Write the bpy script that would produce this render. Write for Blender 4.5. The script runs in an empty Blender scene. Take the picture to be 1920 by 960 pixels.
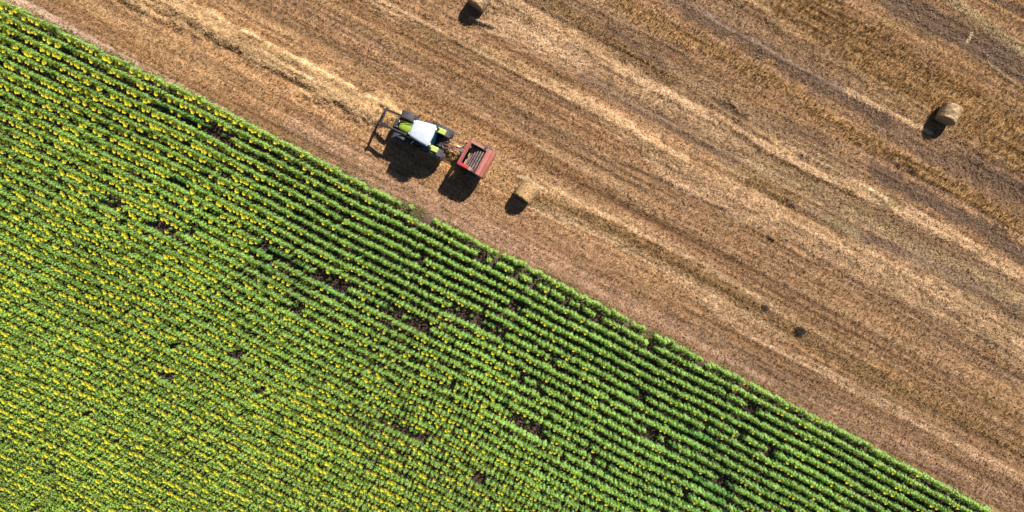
import bpy, bmesh, math, random
import numpy as np
from mathutils import Vector, Matrix

# ------------------------------------------------------------------ camera, sky, sun, exposure
H = 54.0            # camera height, metres
F = 1280.0          # focal length in pixels of a 1920 wide picture
sc = bpy.context.scene
C = sc.collection
cam_d = bpy.data.cameras.new("camera")
cam_d.sensor_width = 36.0
cam_d.lens = 36.0 * F / 1920.0
cam_d.clip_start = 0.5
cam_d.clip_end = 5000
cam = bpy.data.objects.new("camera", cam_d)
cam.location = (0, 0, H)
C.objects.link(cam)
sc.camera = cam

SUN_EL = 41.0
SUN_DIR = Vector((0.67, 0.74, 0)).normalized()      # horizontal direction towards the sun
world = bpy.data.worlds.new("World")
sc.world = world
world.use_nodes = True
wn = world.node_tree
sky = wn.nodes.new('ShaderNodeTexSky')
sky.sky_type = 'NISHITA'
sky.sun_disc = False
sky.sun_elevation = math.radians(SUN_EL)
sky.sun_rotation = math.atan2(SUN_DIR.x, SUN_DIR.y)
wn.links.new(sky.outputs[0], wn.nodes['Background'].inputs[0])
wn.nodes['Background'].inputs[1].default_value = 0.05
sky.air_density = 0.8
sky.dust_density = 0.2
sky.ozone_density = 2.0

sun_d = bpy.data.lights.new("sun", 'SUN')
sun_d.energy = 5.0
sun_d.angle = math.radians(0.5)
sun_d.color = (1.0, 0.955, 0.88)
sun = bpy.data.objects.new("sun", sun_d)
el = math.radians(SUN_EL)
tosun = Vector((SUN_DIR.x*math.cos(el), SUN_DIR.y*math.cos(el), math.sin(el)))
sun.rotation_euler = tosun.to_track_quat('Z', 'Y').to_euler()
sun.location = tosun*80
C.objects.link(sun)
sc.view_settings.view_transform = 'Standard'
sc.view_settings.look = 'None'
sc.view_settings.exposure = 0.85
sc.view_settings.gamma = 1.0

rng = np.random.default_rng(7)
random.seed(7)

def W(px, py, h=0.0):
    """photo pixel -> world point at height h"""
    k = (H-h)/F
    return Vector(((px-960)*k, (480-py)*k, h))

def link(o, parent=None):
    C.objects.link(o)
    if parent is not None:
        o.parent = parent
    return o

def tag(o, label=None, cat=None, group=None, kind=None):
    if label: o['label'] = label
    if cat: o['category'] = cat
    if group: o['group'] = group
    if kind: o['kind'] = kind
    return o

def empty(name, loc, rz=0.0):
    o = bpy.data.objects.new(name, None)
    o.empty_display_size = 0.3
    o.location = loc
    o.rotation_euler = (0, 0, rz)
    return link(o)

# ------------------------------------------------------------------ materials
def new_mat(name):
    m = bpy.data.materials.new(name)
    m.use_nodes = True
    nt = m.node_tree
    return m, nt, nt.nodes['Principled BSDF']

def noise_mix(nt, c1, c2, scale, detail=4, rough=0.6, lo=0.3, hi=0.7, coord='Object', stretch=None):
    tc = nt.nodes.new('ShaderNodeTexCoord')
    no = nt.nodes.new('ShaderNodeTexNoise')
    no.inputs['Scale'].default_value = scale
    no.inputs['Detail'].default_value = detail
    no.inputs['Roughness'].default_value = rough
    if stretch:
        mp = nt.nodes.new('ShaderNodeMapping')
        mp.inputs['Scale'].default_value = stretch
        nt.links.new(tc.outputs[coord], mp.inputs[0]); nt.links.new(mp.outputs[0], no.inputs['Vector'])
    else:
        nt.links.new(tc.outputs[coord], no.inputs['Vector'])
    r = nt.nodes.new('ShaderNodeValToRGB')
    r.color_ramp.elements[0].position = lo
    r.color_ramp.elements[1].position = hi
    r.color_ramp.elements[0].color = (*c1, 1)
    r.color_ramp.elements[1].color = (*c2, 1)
    nt.links.new(no.outputs['Fac'], r.inputs[0])
    return r.outputs[0], no

def add_bump(nt, b, fac, strength=0.3, dist=0.01):
    bu = nt.nodes.new('ShaderNodeBump')
    bu.inputs['Strength'].default_value = strength
    bu.inputs['Distance'].default_value = dist
    nt.links.new(fac, bu.inputs['Height'])
    nt.links.new(bu.outputs[0], b.inputs['Normal'])

def simple(name, c1, c2=None, rough=0.5, metal=0.0, scale=3, bump=0.0, spec=None, coat=0.0, lo=0.3, hi=0.7):
    m, nt, b = new_mat(name)
    c2 = c2 or tuple(min(1, x*1.25) for x in c1)
    col, no = noise_mix(nt, c1, c2, scale, lo=lo, hi=hi)
    nt.links.new(col, b.inputs['Base Color'])
    b.inputs['Roughness'].default_value = rough
    b.inputs['Metallic'].default_value = metal
    if spec is not None: b.inputs['Specular IOR Level'].default_value = spec
    if coat: b.inputs['Coat Weight'].default_value = coat
    if bump: add_bump(nt, b, no.outputs['Fac'], bump, 0.01)
    return m

def attr_mat(name, mult_scale=30, rough=0.9, translucent=0.0, spec=0.3, lo=0.7, hi=1.3, bump=0.0, fine=None):
    """colour comes from the mesh's own colour attribute, broken up by noise"""
    m, nt, b = new_mat(name)
    at = nt.nodes.new('ShaderNodeAttribute'); at.attribute_name = 'Col'
    tc = nt.nodes.new('ShaderNodeTexCoord')
    no = nt.nodes.new('ShaderNodeTexNoise')
    no.inputs['Scale'].default_value = mult_scale
    no.inputs['Detail'].default_value = 3
    no.inputs['Roughness'].default_value = 0.7
    nt.links.new(tc.outputs['Object'], no.inputs['Vector'])
    mr = nt.nodes.new('ShaderNodeMapRange')
    mr.inputs['From Min'].default_value = 0.32; mr.inputs['From Max'].default_value = 0.68
    mr.inputs['To Min'].default_value = lo; mr.inputs['To Max'].default_value = hi
    nt.links.new(no.outputs['Fac'], mr.inputs['Value'])
    vm = nt.nodes.new('ShaderNodeVectorMath'); vm.operation = 'SCALE'
    nt.links.new(at.outputs['Color'], vm.inputs[0]); nt.links.new(mr.outputs[0], vm.inputs['Scale'])
    nt.links.new(vm.outputs[0], b.inputs['Base Color'])
    b.inputs['Roughness'].default_value = rough
    b.inputs['Specular IOR Level'].default_value = spec
    if bump: add_bump(nt, b, no.outputs['Fac'], bump, 0.05)
    if translucent:
        out = nt.nodes['Material Output']
        tr = nt.nodes.new('ShaderNodeBsdfTranslucent')
        v2 = nt.nodes.new('ShaderNodeVectorMath'); v2.operation = 'MULTIPLY'
        v2.inputs[1].default_value = (1.1, 1.25, 0.5)
        nt.links.new(vm.outputs[0], v2.inputs[0]); nt.links.new(v2.outputs[0], tr.inputs[0])
        mx = nt.nodes.new('ShaderNodeMixShader'); mx.inputs[0].default_value = translucent
        nt.links.new(b.outputs[0], mx.inputs[1]); nt.links.new(tr.outputs[0], mx.inputs[2])
        nt.links.new(mx.outputs[0], out.inputs['Surface'])
    return m

M = {}
M['ground'] = attr_mat('field_ground', 8, 0.95, lo=0.4, hi=1.5, bump=1.0)
M['straw'] = attr_mat('straw_blades', 4, 0.75, translucent=0.12, lo=0.85, hi=1.15)
M['leaf'] = attr_mat('sunflower_leaf', 6, 0.5, translucent=0.28, spec=0.35, lo=0.85, hi=1.15)
M['stem'] = simple('sunflower_stem', (0.10, 0.16, 0.04), rough=0.7)
M['petal'] = simple('sunflower_petal', (0.68, 0.62, 0.02), (0.82, 0.72, 0.03), rough=0.6)
M['disc'] = simple('sunflower_disc', (0.66, 0.56, 0.03), (0.46, 0.34, 0.03), rough=0.9, scale=20)
M['bud'] = simple('opening_sunflower_disc', (0.34, 0.40, 0.03), (0.50, 0.46, 0.03), rough=0.9, scale=20)
M['sepal'] = simple('sunflower_sepal', (0.10, 0.20, 0.03), rough=0.7)
M['lime'] = simple('lime_paint', (0.25, 0.38, 0.02), (0.31, 0.42, 0.05), rough=0.32, scale=2, coat=0.3)
M['limedust'] = simple('dusty_lime_paint', (0.36, 0.44, 0.07), (0.42, 0.46, 0.13), rough=0.5, scale=4)
M['white'] = simple('white_roof', (0.45, 0.47, 0.535), (0.52, 0.535, 0.59), rough=0.4, scale=2)
M['grey'] = simple('dark_grey_panel', (0.09, 0.09, 0.10), (0.15, 0.145, 0.145), rough=0.6, scale=4)
M['fender'] = simple('dusty_grey_fender', (0.040, 0.038, 0.046), (0.085, 0.075, 0.078), rough=0.65, scale=4)
M['tyre'] = simple('dusty_tyre', (0.035, 0.033, 0.034), (0.11, 0.095, 0.085), rough=0.9, scale=5)
M['black'] = simple('black_metal', (0.018, 0.018, 0.02), (0.05, 0.048, 0.045), rough=0.5, scale=6)
M['arm'] = simple('dark_loader_paint', (0.022, 0.022, 0.03), (0.07, 0.06, 0.062), rough=0.45, scale=5)
M['steel'] = simple('bare_steel', (0.35, 0.34, 0.34), (0.6, 0.58, 0.57), rough=0.35, metal=0.7, scale=6)
M['rust'] = simple('rusty_metal', (0.16, 0.08, 0.05), (0.30, 0.19, 0.13), rough=0.8, scale=8)
M['hose'] = simple('rubber_hose', (0.02, 0.02, 0.02), rough=0.5)
M['glass'] = simple('sky_blue_cab_glass', (0.008, 0.06, 0.11), (0.012, 0.08, 0.13), rough=0.08, spec=0.8, scale=1)  # reflected sky is put into the base colour as blue
M['teal'] = simple('dark_teal_roof_skirt', (0.010, 0.075, 0.13), (0.015, 0.10, 0.16), rough=0.35, scale=2)
M['clear'] = simple('lamp_glass', (0.7, 0.7, 0.68), rough=0.15)
M['red'] = simple('faded_red_paint', (0.30, 0.04, 0.04), (0.37, 0.095, 0.075), rough=0.5, scale=2.2)
M['redbright'] = simple('fresh_red_paint', (0.45, 0.025, 0.04), (0.5, 0.05, 0.06), rough=0.4, scale=2)
M['reddust'] = simple('dusty_red_paint', (0.38, 0.105, 0.08), (0.38, 0.16, 0.115), rough=0.7, scale=3)
M['dust'] = simple('dust_covered_metal', (0.26, 0.17, 0.10), (0.38, 0.22, 0.14), rough=0.9, scale=6)
M['roller'] = simple('worn_roller_steel', (0.12, 0.085, 0.085), (0.36, 0.26, 0.22), rough=0.45, metal=0.35, scale=5)
M['darkin'] = simple('dark_chamber_wall', (0.02, 0.022, 0.04), (0.05, 0.045, 0.05), rough=0.8)
M['seat'] = simple('seat_fabric', (0.05, 0.05, 0.05), rough=0.9)

# ------------------------------------------------------------------ numpy noise
def _hash(ix, iy, seed):
    n = (ix.astype(np.int64)*374761393 + iy.astype(np.int64)*668265263 + seed*1442695041) & 0x7fffffff
    n = ((n ^ (n >> 13))*1274126177) & 0x7fffffff
    return ((n ^ (n >> 16)) & 0xffff)/65535.0

def vnoise(x, y, seed=0):
    ix = np.floor(x); iy = np.floor(y)
    fx = x-ix; fy = y-iy
    fx = fx*fx*(3-2*fx); fy = fy*fy*(3-2*fy)
    a = _hash(ix, iy, seed); b = _hash(ix+1, iy, seed)
    c = _hash(ix, iy+1, seed); d = _hash(ix+1, iy+1, seed)
    return (a*(1-fx)+b*fx)*(1-fy)+(c*(1-fx)+d*fx)*fy

def fbm(x, y, seed=0, octs=4, g=0.5):
    s = 0; a = 1; t = 0
    for i in range(octs):
        s = s+a*vnoise(x*2**i+17.3*i, y*2**i-9.1*i, seed+i*31); t += a; a *= g
    return s/t

def sstep(a, b, x):
    t = np.clip((x-a)/(b-a), 0, 1)
    return t*t*(3-2*t)

# ------------------------------------------------------------------ field layout in ground coordinates
TH = math.atan(0.525)                                  # rows fall to the right
UX, UY = math.cos(TH), -math.sin(TH)                   # along the rows
VX, VY = math.sin(TH), math.cos(TH)                    # up and to the right, out of the crop

_cx = [-900, 0, 340, 700, 780, 1300, 1920, 2800]
_cy = [-2, -2, -12, -17, -19, -22, -20, -20]
def row_c(px): return np.interp(px, _cx, _cy)          # intercept of the outermost row in photo pixels
# edge of the crop (ground): just outside of row 0
def edge_d(px, py):
    """signed pixel distance from the crop edge, + = stubble side"""
    return (0.525*px + row_c(px) - py)*math.cos(TH)

def pdist(px, py, poly):
    d2 = np.full(px.shape, 1e12)
    side = np.zeros(px.shape)
    for (x0, y0), (x1, y1) in zip(poly[:-1], poly[1:]):
        dx, dy = x1-x0, y1-y0
        L2 = dx*dx+dy*dy
        t = np.clip(((px-x0)*dx+(py-y0)*dy)/L2, 0, 1)
        ex = px-(x0+t*dx); ey = py-(y0+t*dy)
        dd = ex*ex+ey*ey
        s = (ex*dy-ey*dx)/math.sqrt(L2)               # + = up/right side
        m = dd < d2
        d2 = np.where(m, dd, d2); side = np.where(m, s, side)
    return np.sqrt(d2), side

BR = (0.57, 0.385, 0.235); PALE = (0.47, 0.315, 0.20); GOLD = (0.31, 0.185, 0.080); DGOLD = (0.20, 0.120, 0.052)
SOIL = (0.155, 0.098, 0.068); DSOIL = (0.086, 0.052, 0.037); PATH = (0.36, 0.235, 0.175); GREEN = (0.20, 0.19, 0.085); GREY = (0.265, 0.178, 0.112)
OL = (0.33, 0.26, 0.145)
# polyline, half width px, colour, strength, stubble density factor, height (m), loose straw
BANDS = [
 # broad zones first
 ([(900,-60),(1150,90),(1500,330),(1700,450),(2000,640)], 75, GREY, .55, .7, 0, .5),
 ([(1250,-40),(1560,150),(1800,310),(2000,430)], 60, SOIL, .45, .6, 0, .3),
 # path along the crop
 ([(-60,-42),(60,18),(200,98),(340,170),(470,245),(640,322),(780,385),(900,440)], 10, PATH, .9, .12, -.01, .05),
 ([(900,440),(1100,540),(1300,640),(1600,795),(1950,975)], 9, PATH, .45, .5, 0, .05),
 ([(-60,-48),(65,9),(205,86),(345,158),(480,234),(560,275)], 2.2, DSOIL, .6, .2, -.03, 0),
 # pinkish worn ground between the crop and the straw band
 ([(560,235),(760,350),(980,470),(1280,620),(1600,780),(1950,960)], 34, (0.285,0.175,0.118), .6, .75, 0, .15),
 # left hand windrow
 ([(225,-30),(280,2),(350,29),(427,65),(483,100),(550,131),(640,177),(722,212)], 27, (0.60, 0.415, 0.235), .9, .4, .26, 1.0),
 ([(225,-8),(300,30),(400,78),(480,120),(560,158),(640,196),(700,222)], 8, DGOLD, .3, 1.0, .05, .4),
 ([(120,-20),(230,40),(330,95),(430,150),(520,190)], 16, (0.42,0.27,0.14), .5, 1.0, .02, .3),
 # under the tractor and into the baler
 ([(722,212),(790,250),(870,292)], 17, (0.48,0.30,0.13), .85, .5, .12, .8),
 ([(800,268),(850,300)], 24, (0.50,0.29,0.115), .8, .6, .05, .7),
 # behind the baler
 ([(905,310),(960,345),(1020,370),(1100,400),(1180,440)], 24, (0.42,0.27,0.13), .7, .8, .02, .5),
 ([(1010,352),(1100,392),(1200,437),(1290,480),(1373,528),(1447,575),(1530,622),(1640,690)], 6, BR, .6, .8, .07, .6),
 ([(1000,372),(1060,398),(1150,432),(1240,478),(1340,530),(1440,592),(1510,635),(1600,690),(1720,745),(1950,860)], 14, DGOLD, .75, 1.3, .03, .3),
 ([(1010,392),(1100,428),(1200,478),(1300,530),(1400,590),(1480,640)], 12, (0.40,0.28,0.17), .5, .8, 0, .4),
 ([(1300,560),(1447,650),(1580,717),(1780,820),(1950,915)], 10, PALE, .6, .8, .06, .5),
 ([(1563,643),(1663,707),(1780,780),(1950,868)], 5, DGOLD, .7, 1.2, .02, .2),
 ([(1600,640),(1720,705),(1830,765),(1950,825)], 7, PALE, .35, .8, .02, .4),
 # broad tonal stripes of the middle
 ([(500,-20),(760,110),(1000,235),(1250,370),(1500,490),(1950,740)], 14, SOIL, .35, .8, 0, .1),
 ([(420,-20),(640,97),(857,197),(1060,300),(1200,370)], 3.2, (0.40,0.28,0.19), .6, .5, -.02, .2),
 ([(430,-28),(650,90),(867,188),(1070,290),(1210,360)], 2.2, SOIL, .7, .4, -.05, 0),
 ([(560,-20),(700,60),(860,140),(1000,215),(1150,300)], 5, (0.42,0.29,0.17), .5, .9, .03, .4),
 ([(850,250),(1000,325),(1200,430),(1330,500),(1480,590)], 9, PALE, .35, .8, .0, .4),
 ([(1150,300),(1280,358),(1370,402),(1447,443),(1500,465),(1647,558),(1780,633),(1950,730)], 3.5, SOIL, .8, .5, -.05, 0),
 ([(1150,292),(1280,350),(1370,394),(1447,435)], 4, PALE, .4, .7, .02, .4),
 ([(1100,330),(1300,430),(1500,540),(1700,650),(1950,790)], 7, (0.36,0.24,0.14), .5, 1, .02, .2),
 # the long bright swath
 ([(640,-30),(697,0),(760,32),(827,63),(927,110),(1033,160),(1140,217),(1280,300)], 11, BR, .75, .5, .05, .9),
 ([(1140,224),(1280,312),(1373,362),(1430,385),(1557,447),(1647,492),(1763,552),(1950,652)], 19, BR, .72, .6, .05, .9),
 ([(1230,300),(1320,355),(1400,395),(1500,440),(1600,500),(1700,550),(1950,690)], 22, PALE, .65, .8, .03, .7),
 ([(720,30),(860,100),(1000,165),(1100,215)], 9, PALE, .35, .8, .0, .5),
 # second swath
 ([(900,-30),(967,10),(1040,57),(1100,90),(1173,133),(1273,187),(1380,243),(1447,283),(1513,320),(1613,353),(1680,387),(1780,437),(1863,487),(1950,535)], 13, BR, .68, .5, .05, .9),
 ([(925,50),(985,68),(1040,90),(1090,118)], 24, (0.46,0.31,0.20), .62, .35, .03, .8),
 ([(880,60),(927,68),(990,90),(1060,125),(1123,160),(1207,207),(1273,240),(1400,305),(1500,350)], 4, PALE, .6, .5, .04, .6),
 ([(1200,150),(1270,200),(1340,235),(1400,270)], 16, PALE, .5, .6, .02, .6),
 ([(1420,310),(1520,350),(1600,395),(1700,445),(1800,500),(1950,590)], 14, OL, .35, .8, .02, .5),
 # dark patches
 ([(760,55),(860,85),(960,120),(1060,160)], 15, DGOLD, .55, .8, 0, .1),
 ([(1090,150),(1130,165),(1180,195),(1240,225),(1300,262),(1380,300)], 11, SOIL, .7, .4, -.02, .1),
 ([(1407,338),(1440,352),(1490,380)], 12, DGOLD, .85, 1.4, .10, .2),
 ([(1480,385),(1560,412),(1640,452)], 10, SOIL, .5, .5, 0, .2),
 ([(1627,447),(1690,470),(1780,510)], 11, SOIL, .75, .4, -.02, .1),
 ([(1790,522),(1860,558),(1950,610)], 16, DSOIL, .6, .4, -.02, .15),
 ([(1700,480),(1800,530),(1880,560)], 5, OL, .35, .6, .02, .4),
 ([(1140,60),(1180,85)], 18, DSOIL, .75, .3, -.01, .1),
 ([(1195,97),(1237,125)], 18, DSOIL, .75, .3, -.01, .1),
 ([(1240,-20),(1290,22),(1350,55),(1423,90),(1480,125),(1547,163),(1600,192),(1660,228)], 18, DSOIL, .8, .25, -.03, .25),
 ([(1350,195),(1390,222)], 14, DSOIL, .7, .3, -.01, .2),
 ([(1480,235),(1540,262)], 14, DSOIL, .55, .4, -.01, .2),
 ([(1640,318),(1697,350),(1770,392),(1847,430),(1950,505)], 17, DSOIL, .85, .25, -.03, .2),
 ([(1820,305),(1870,335),(1950,380)], 24, DSOIL, .8, .3, -.02, .3),
 ([(1660,240),(1740,285),(1800,320)], 14, SOIL, .6, .5, 0, .35),
 ([(1655,-20),(1700,12),(1780,55),(1863,100),(1950,150)], 31, DSOIL, .9, .25, -.03, .3),
 ([(1740,-30),(1810,22),(1870,62),(1950,112)], 11, OL, .75, .8, .04, .5),
 ([(1820,-25),(1880,5),(1950,38)], 9, DSOIL, .8, .6, -.02, .1),
 # thin pale wheel track
 ([(1230,-30),(1297,12),(1360,48),(1413,75),(1480,112),(1547,152),(1590,172)], 3.5, (0.26,0.185,0.14), .7, .1, -.03, .1),
 ([(1590,172),(1630,190),(1707,230),(1745,248)], 6, BR, .7, .4, .03, .7),
 # gold standing stubble
 ([(1450,-40),(1560,50),(1680,130),(1800,200),(1960,290)], 58, GOLD, .8, 1.6, .05, .1),
 ([(1380,-20),(1470,50),(1560,105),(1650,165),(1730,205)], 9, (0.46,0.30,0.17), .75, .9, .02, .6),
 ([(1130,-30),(1200,30),(1280,70),(1370,110),(1463,160),(1530,205),(1600,250),(1700,300),(1790,350),(1950,450)], 15, GOLD, .8, 1.6, .06, .15),
 ([(1020,-10),(1100,45),(1180,100),(1260,150)], 13, DGOLD, .7, 1.3, .04, .2),
 ([(1330,215),(1400,262),(1440,290),(1520,330),(1600,365)], 5, DGOLD, .8, 1.3, .05, .1),
 # greenish spots
 ([(1560,412),(1600,440)], 11, GREEN, .28, .8, .02, .1),
 ([(1540,300),(1565,320)], 8, GREEN, .28, .8, .02, .1),
 ([(1655,368),(1690,388)], 8, GREEN, .28, .8, .02, .1),
 ([(1660,745),(1680,752)], 7, GREEN, .4, .8, .02, .1),
 ([(1195,545),(1215,550)], 5, GREEN, .35, .8, .02, .1),
]
# small crisp ridges / lips of soil and straw:  polyline, width px, height m, colour
RIDGES = [
 ([(882,36),(900,42),(925,50)], 2.2, .22, BR), ([(905,10),(917,3),(930,12)], 2.0, .2, PALE),
 ([(928,66),(950,68),(972,78)], 1.8, .14, BR), ([(838,26),(855,33)], 2, .14, PALE),
 ([(955,90),(1000,100),(1040,125)], 1.6, .10, PALE),
 ([(1360,178),(1375,195),(1388,212)], 2.2, .14, DGOLD), ([(1400,230),(1425,250),(1450,268)], 2.2, .14, DGOLD),
 ([(1300,170),(1350,205),(1420,250),(1480,290)], 2.4, .12, GOLD),
 ([(1462,350),(1500,368),(1535,385)], 2, .12, DGOLD), ([(1620,352),(1650,372),(1668,388)], 2.2, .14, GREEN),
 ([(1810,500),(1840,522),(1860,545)], 2, .10, OL), ([(1240,28),(1290,62),(1330,85)], 2.2, .12, DGOLD),
 ([(1060,60),(1100,95),(1150,120)], 2.0, .10, GOLD), ([(1690,175),(1720,195),(1750,215)], 1.8, .12, GOLD),
 ([(1870,60),(1920,85)], 2.5, .14, OL), ([(1440,440),(1452,448)], 2.4, .2, DGOLD),
 ([(1850,118),(1880,140),(1915,165)], 2.0, .12, OL), ([(1555,180),(1600,205)], 1.6, .1, DGOLD),
 ([(1880,262),(1905,278),(1930,288)], 2.5, .15, GOLD),
]

def field(X, Y):
    """colour (n,3), stubble density, height, loose straw, crop mask for ground points"""
    px = 960+X*F/H; py = 480-Y*F/H
    u = X*UX+Y*UY; v = X*VX+Y*VY
    wob = (fbm(u*.10, v*.3, 5, 3)-.5)*9+(fbm(u*.9, v*1.3, 6, 3)-.5)*7
    wx = px+VX*wob; wy = py-VY*wob
    n1 = fbm(u*.10, v*1.6, 11, 4)          # long streaks
    n2 = fbm(u*.35, v*3.2, 12, 4)
    n6 = fbm(u*.045, v*4.2, 15, 3, .7)
    n7 = fbm(u*.022, v*.95, 16, 3, .6)
    n3 = fbm(u*1.2, v*1.2, 13, 4)
    n5 = fbm(X*2.6, Y*2.6, 14, 4, .65)
    base = np.array([0.29, 0.170, 0.085])
    col = base[None, :]*(1.0+.6*(n1-.5)[:, None]+.35*(n2-.5)[:, None])
    pink = sstep(.42, .62, fbm(u*.07, v*.55, 21, 3))[:, None]
    col = col*(1-pink*.5)+np.array([0.255, 0.148, 0.088])[None, :]*pink*.5
    dens = np.clip(.85+.9*(n1-.5)+.5*(n3-.5), .2, 1.4)
    hgt = (n1-.5)*.06+(n3-.5)*.06
    loose = np.clip(.12+.5*(n2-.45), 0, 1)
    for poly, w, c, st, dn, hh, ls in BANDS:
        d, s = pdist(wx, wy, poly)
        edge = w*1.15*(.8+.9*(n3-.5)*1.2+.5*(n2-.5))
        k = 1-sstep(.55, 1.25, d/np.maximum(edge, .5))
        k = k*np.clip(st*1.1, 0, 1)*np.clip(.88+1.0*(n2-.4), .6, 1)
        c = np.array(c)
        vary = (.85+.5*(n2-.5)+.4*(n3-.5))[:, None]
        col = col*(1-k[:, None])+c[None, :]*vary*1.08*k[:, None]
        dens = dens*(1-k)+dn*k
        hgt = hgt+hh*k*(.15+.5*n3+1.1*n5)
        loose = loose*(1-k)+ls*k
    mm = np.clip(1+1.35*(n6-.5)+1.15*(n7-.5)+.35*(n5-.5), .35, 1.7)[:, None]
    col = col*np.concatenate([mm, mm**1.15, mm**1.35], 1)
    dens = np.clip(dens*(1+.8*(n6-.5)), 0, 1.7); hgt = hgt+(n6-.5)*.07
    r1 = np.exp(-((fbm(u*.05+3, v*1.1, 81, 3)-.5)/.018)**2)*sstep(.50, .60, fbm(u*.10, v*.35, 83, 2))
    r2 = np.exp(-((fbm(u*.09, v*1.9, 82, 3)-.5)/.022)**2)*sstep(.52, .60, fbm(u*.16, v*.5, 84, 2))
    right = .35+.65*sstep(850, 1150, px)
    hgt = hgt+(r1*.10+r2*.07)*right
    col = col*(1-.30*(r1+.6*r2)*right)[:, None]
    for poly, w, hh, c in RIDGES:
        d, s = pdist(px+ (n3-.5)*6, py+(n2-.5)*6, poly)
        k = np.exp(-(d/w)**2)
        hgt = hgt+hh*k
        col = col*(1-.7*k[:, None])+np.array(c)[None, :]*.7*k[:, None]
    # crop soil
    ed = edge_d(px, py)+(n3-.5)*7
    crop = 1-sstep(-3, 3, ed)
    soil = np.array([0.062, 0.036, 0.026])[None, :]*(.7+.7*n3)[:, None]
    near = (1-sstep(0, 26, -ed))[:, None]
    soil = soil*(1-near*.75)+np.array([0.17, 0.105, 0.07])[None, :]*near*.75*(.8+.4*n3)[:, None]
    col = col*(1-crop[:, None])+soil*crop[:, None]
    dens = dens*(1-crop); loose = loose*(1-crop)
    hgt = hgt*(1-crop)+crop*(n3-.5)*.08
    sp = vnoise(X*4.6, Y*4.6, 91)*.6+vnoise(X*8.5, Y*8.5, 92)*.4
    sp = np.where(crop > .5, 1.0, .74+.52*sp)
    col = col*sp[:, None]*np.where(crop[:, None] > .5, 1.0, (np.array([1.02, .955, .85])[None, :]*(1-.13*(sstep(1000, 1500, px)*sstep(380, 620, py))[:, None])*(1-.06*sstep(1100, 1500, px)[:, None])))
    dens = dens*np.where(crop > .5, 1, .5+sp*.5)
    return np.clip(col, .01, .9), dens, hgt, loose, crop

# ------------------------------------------------------------------ ground sheet (one mesh out to the horizon)
def axis_coords(half, step):
    c = list(np.arange(-half, half+step*.5, step))
    out = []; x = half; s = step*4
    while x < 1500:
        x += s; s *= 1.5; out.append(x)
    return np.array([-a for a in out[::-1]]+c+out)

gx = axis_coords(47.0, .10); gy = axis_coords(27.0, .10)
GX, GY = np.meshgrid(gx, gy)
fX, fY = GX.ravel(), GY.ravel()
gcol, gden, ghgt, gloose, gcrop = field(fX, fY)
far = np.clip((np.hypot(fX/47, fY/27)-1.2)/3, 0, 1)
ghgt = ghgt*(1-far)+ (fbm(fX*3.1, fY*3.1, 77, 2)-.5)*.06*(1-far)
nx, ny = len(gx), len(gy)

def mesh_from(name, verts, tris, mats, cols=None, midx=None, quads=None, smooth=False):
    me = bpy.data.meshes.new(name)
    me.vertices.add(len(verts))
    me.vertices.foreach_set('co', np.asarray(verts, dtype=np.float32).ravel())
    f = quads if quads is not None else tris
    n = f.shape[1]
    me.loops.add(f.size)
    me.loops.foreach_set('vertex_index', f.astype(np.int32).ravel())
    me.polygons.add(len(f))
    me.polygons.foreach_set('loop_start', np.arange(0, f.size, n, dtype=np.int32))
    me.polygons.foreach_set('loop_total', np.full(len(f), n, dtype=np.int32))
    if smooth: me.polygons.foreach_set('use_smooth', np.ones(len(f), dtype=bool))
    for m in mats: me.materials.append(m)
    if midx is not None: me.polygons.foreach_set('material_index', midx.astype(np.int32))
    if cols is not None:
        a = me.attributes.new('Col', 'FLOAT_COLOR', 'POINT')
        c4 = np.ones((len(verts), 4), dtype=np.float32); c4[:, :3] = cols
        a.data.foreach_set('color', c4.ravel())
    me.update(calc_edges=True)
    return me

ii = (np.arange(ny-1)[:, None]*nx+np.arange(nx-1)[None, :]).ravel()
quads = np.stack([ii, ii+1, ii+1+nx, ii+nx], 1)
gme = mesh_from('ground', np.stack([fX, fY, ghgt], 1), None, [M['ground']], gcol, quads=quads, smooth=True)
ground = link(bpy.data.objects.new('ground', gme))
tag(ground, kind='structure')

def ground_z(x, y):
    i = np.clip(np.searchsorted(gx, x)-1, 0, nx-2); j = np.clip(np.searchsorted(gy, y)-1, 0, ny-2)
    Z = ghgt.reshape(ny, nx)
    fx = np.clip((x-gx[i])/(gx[i+1]-gx[i]), 0, 1); fy = np.clip((y-gy[j])/(gy[j+1]-gy[j]), 0, 1)
    return (Z[j, i]*(1-fx)+Z[j, i+1]*fx)*(1-fy)+(Z[j+1, i]*(1-fx)+Z[j+1, i+1]*fx)*fy

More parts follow.
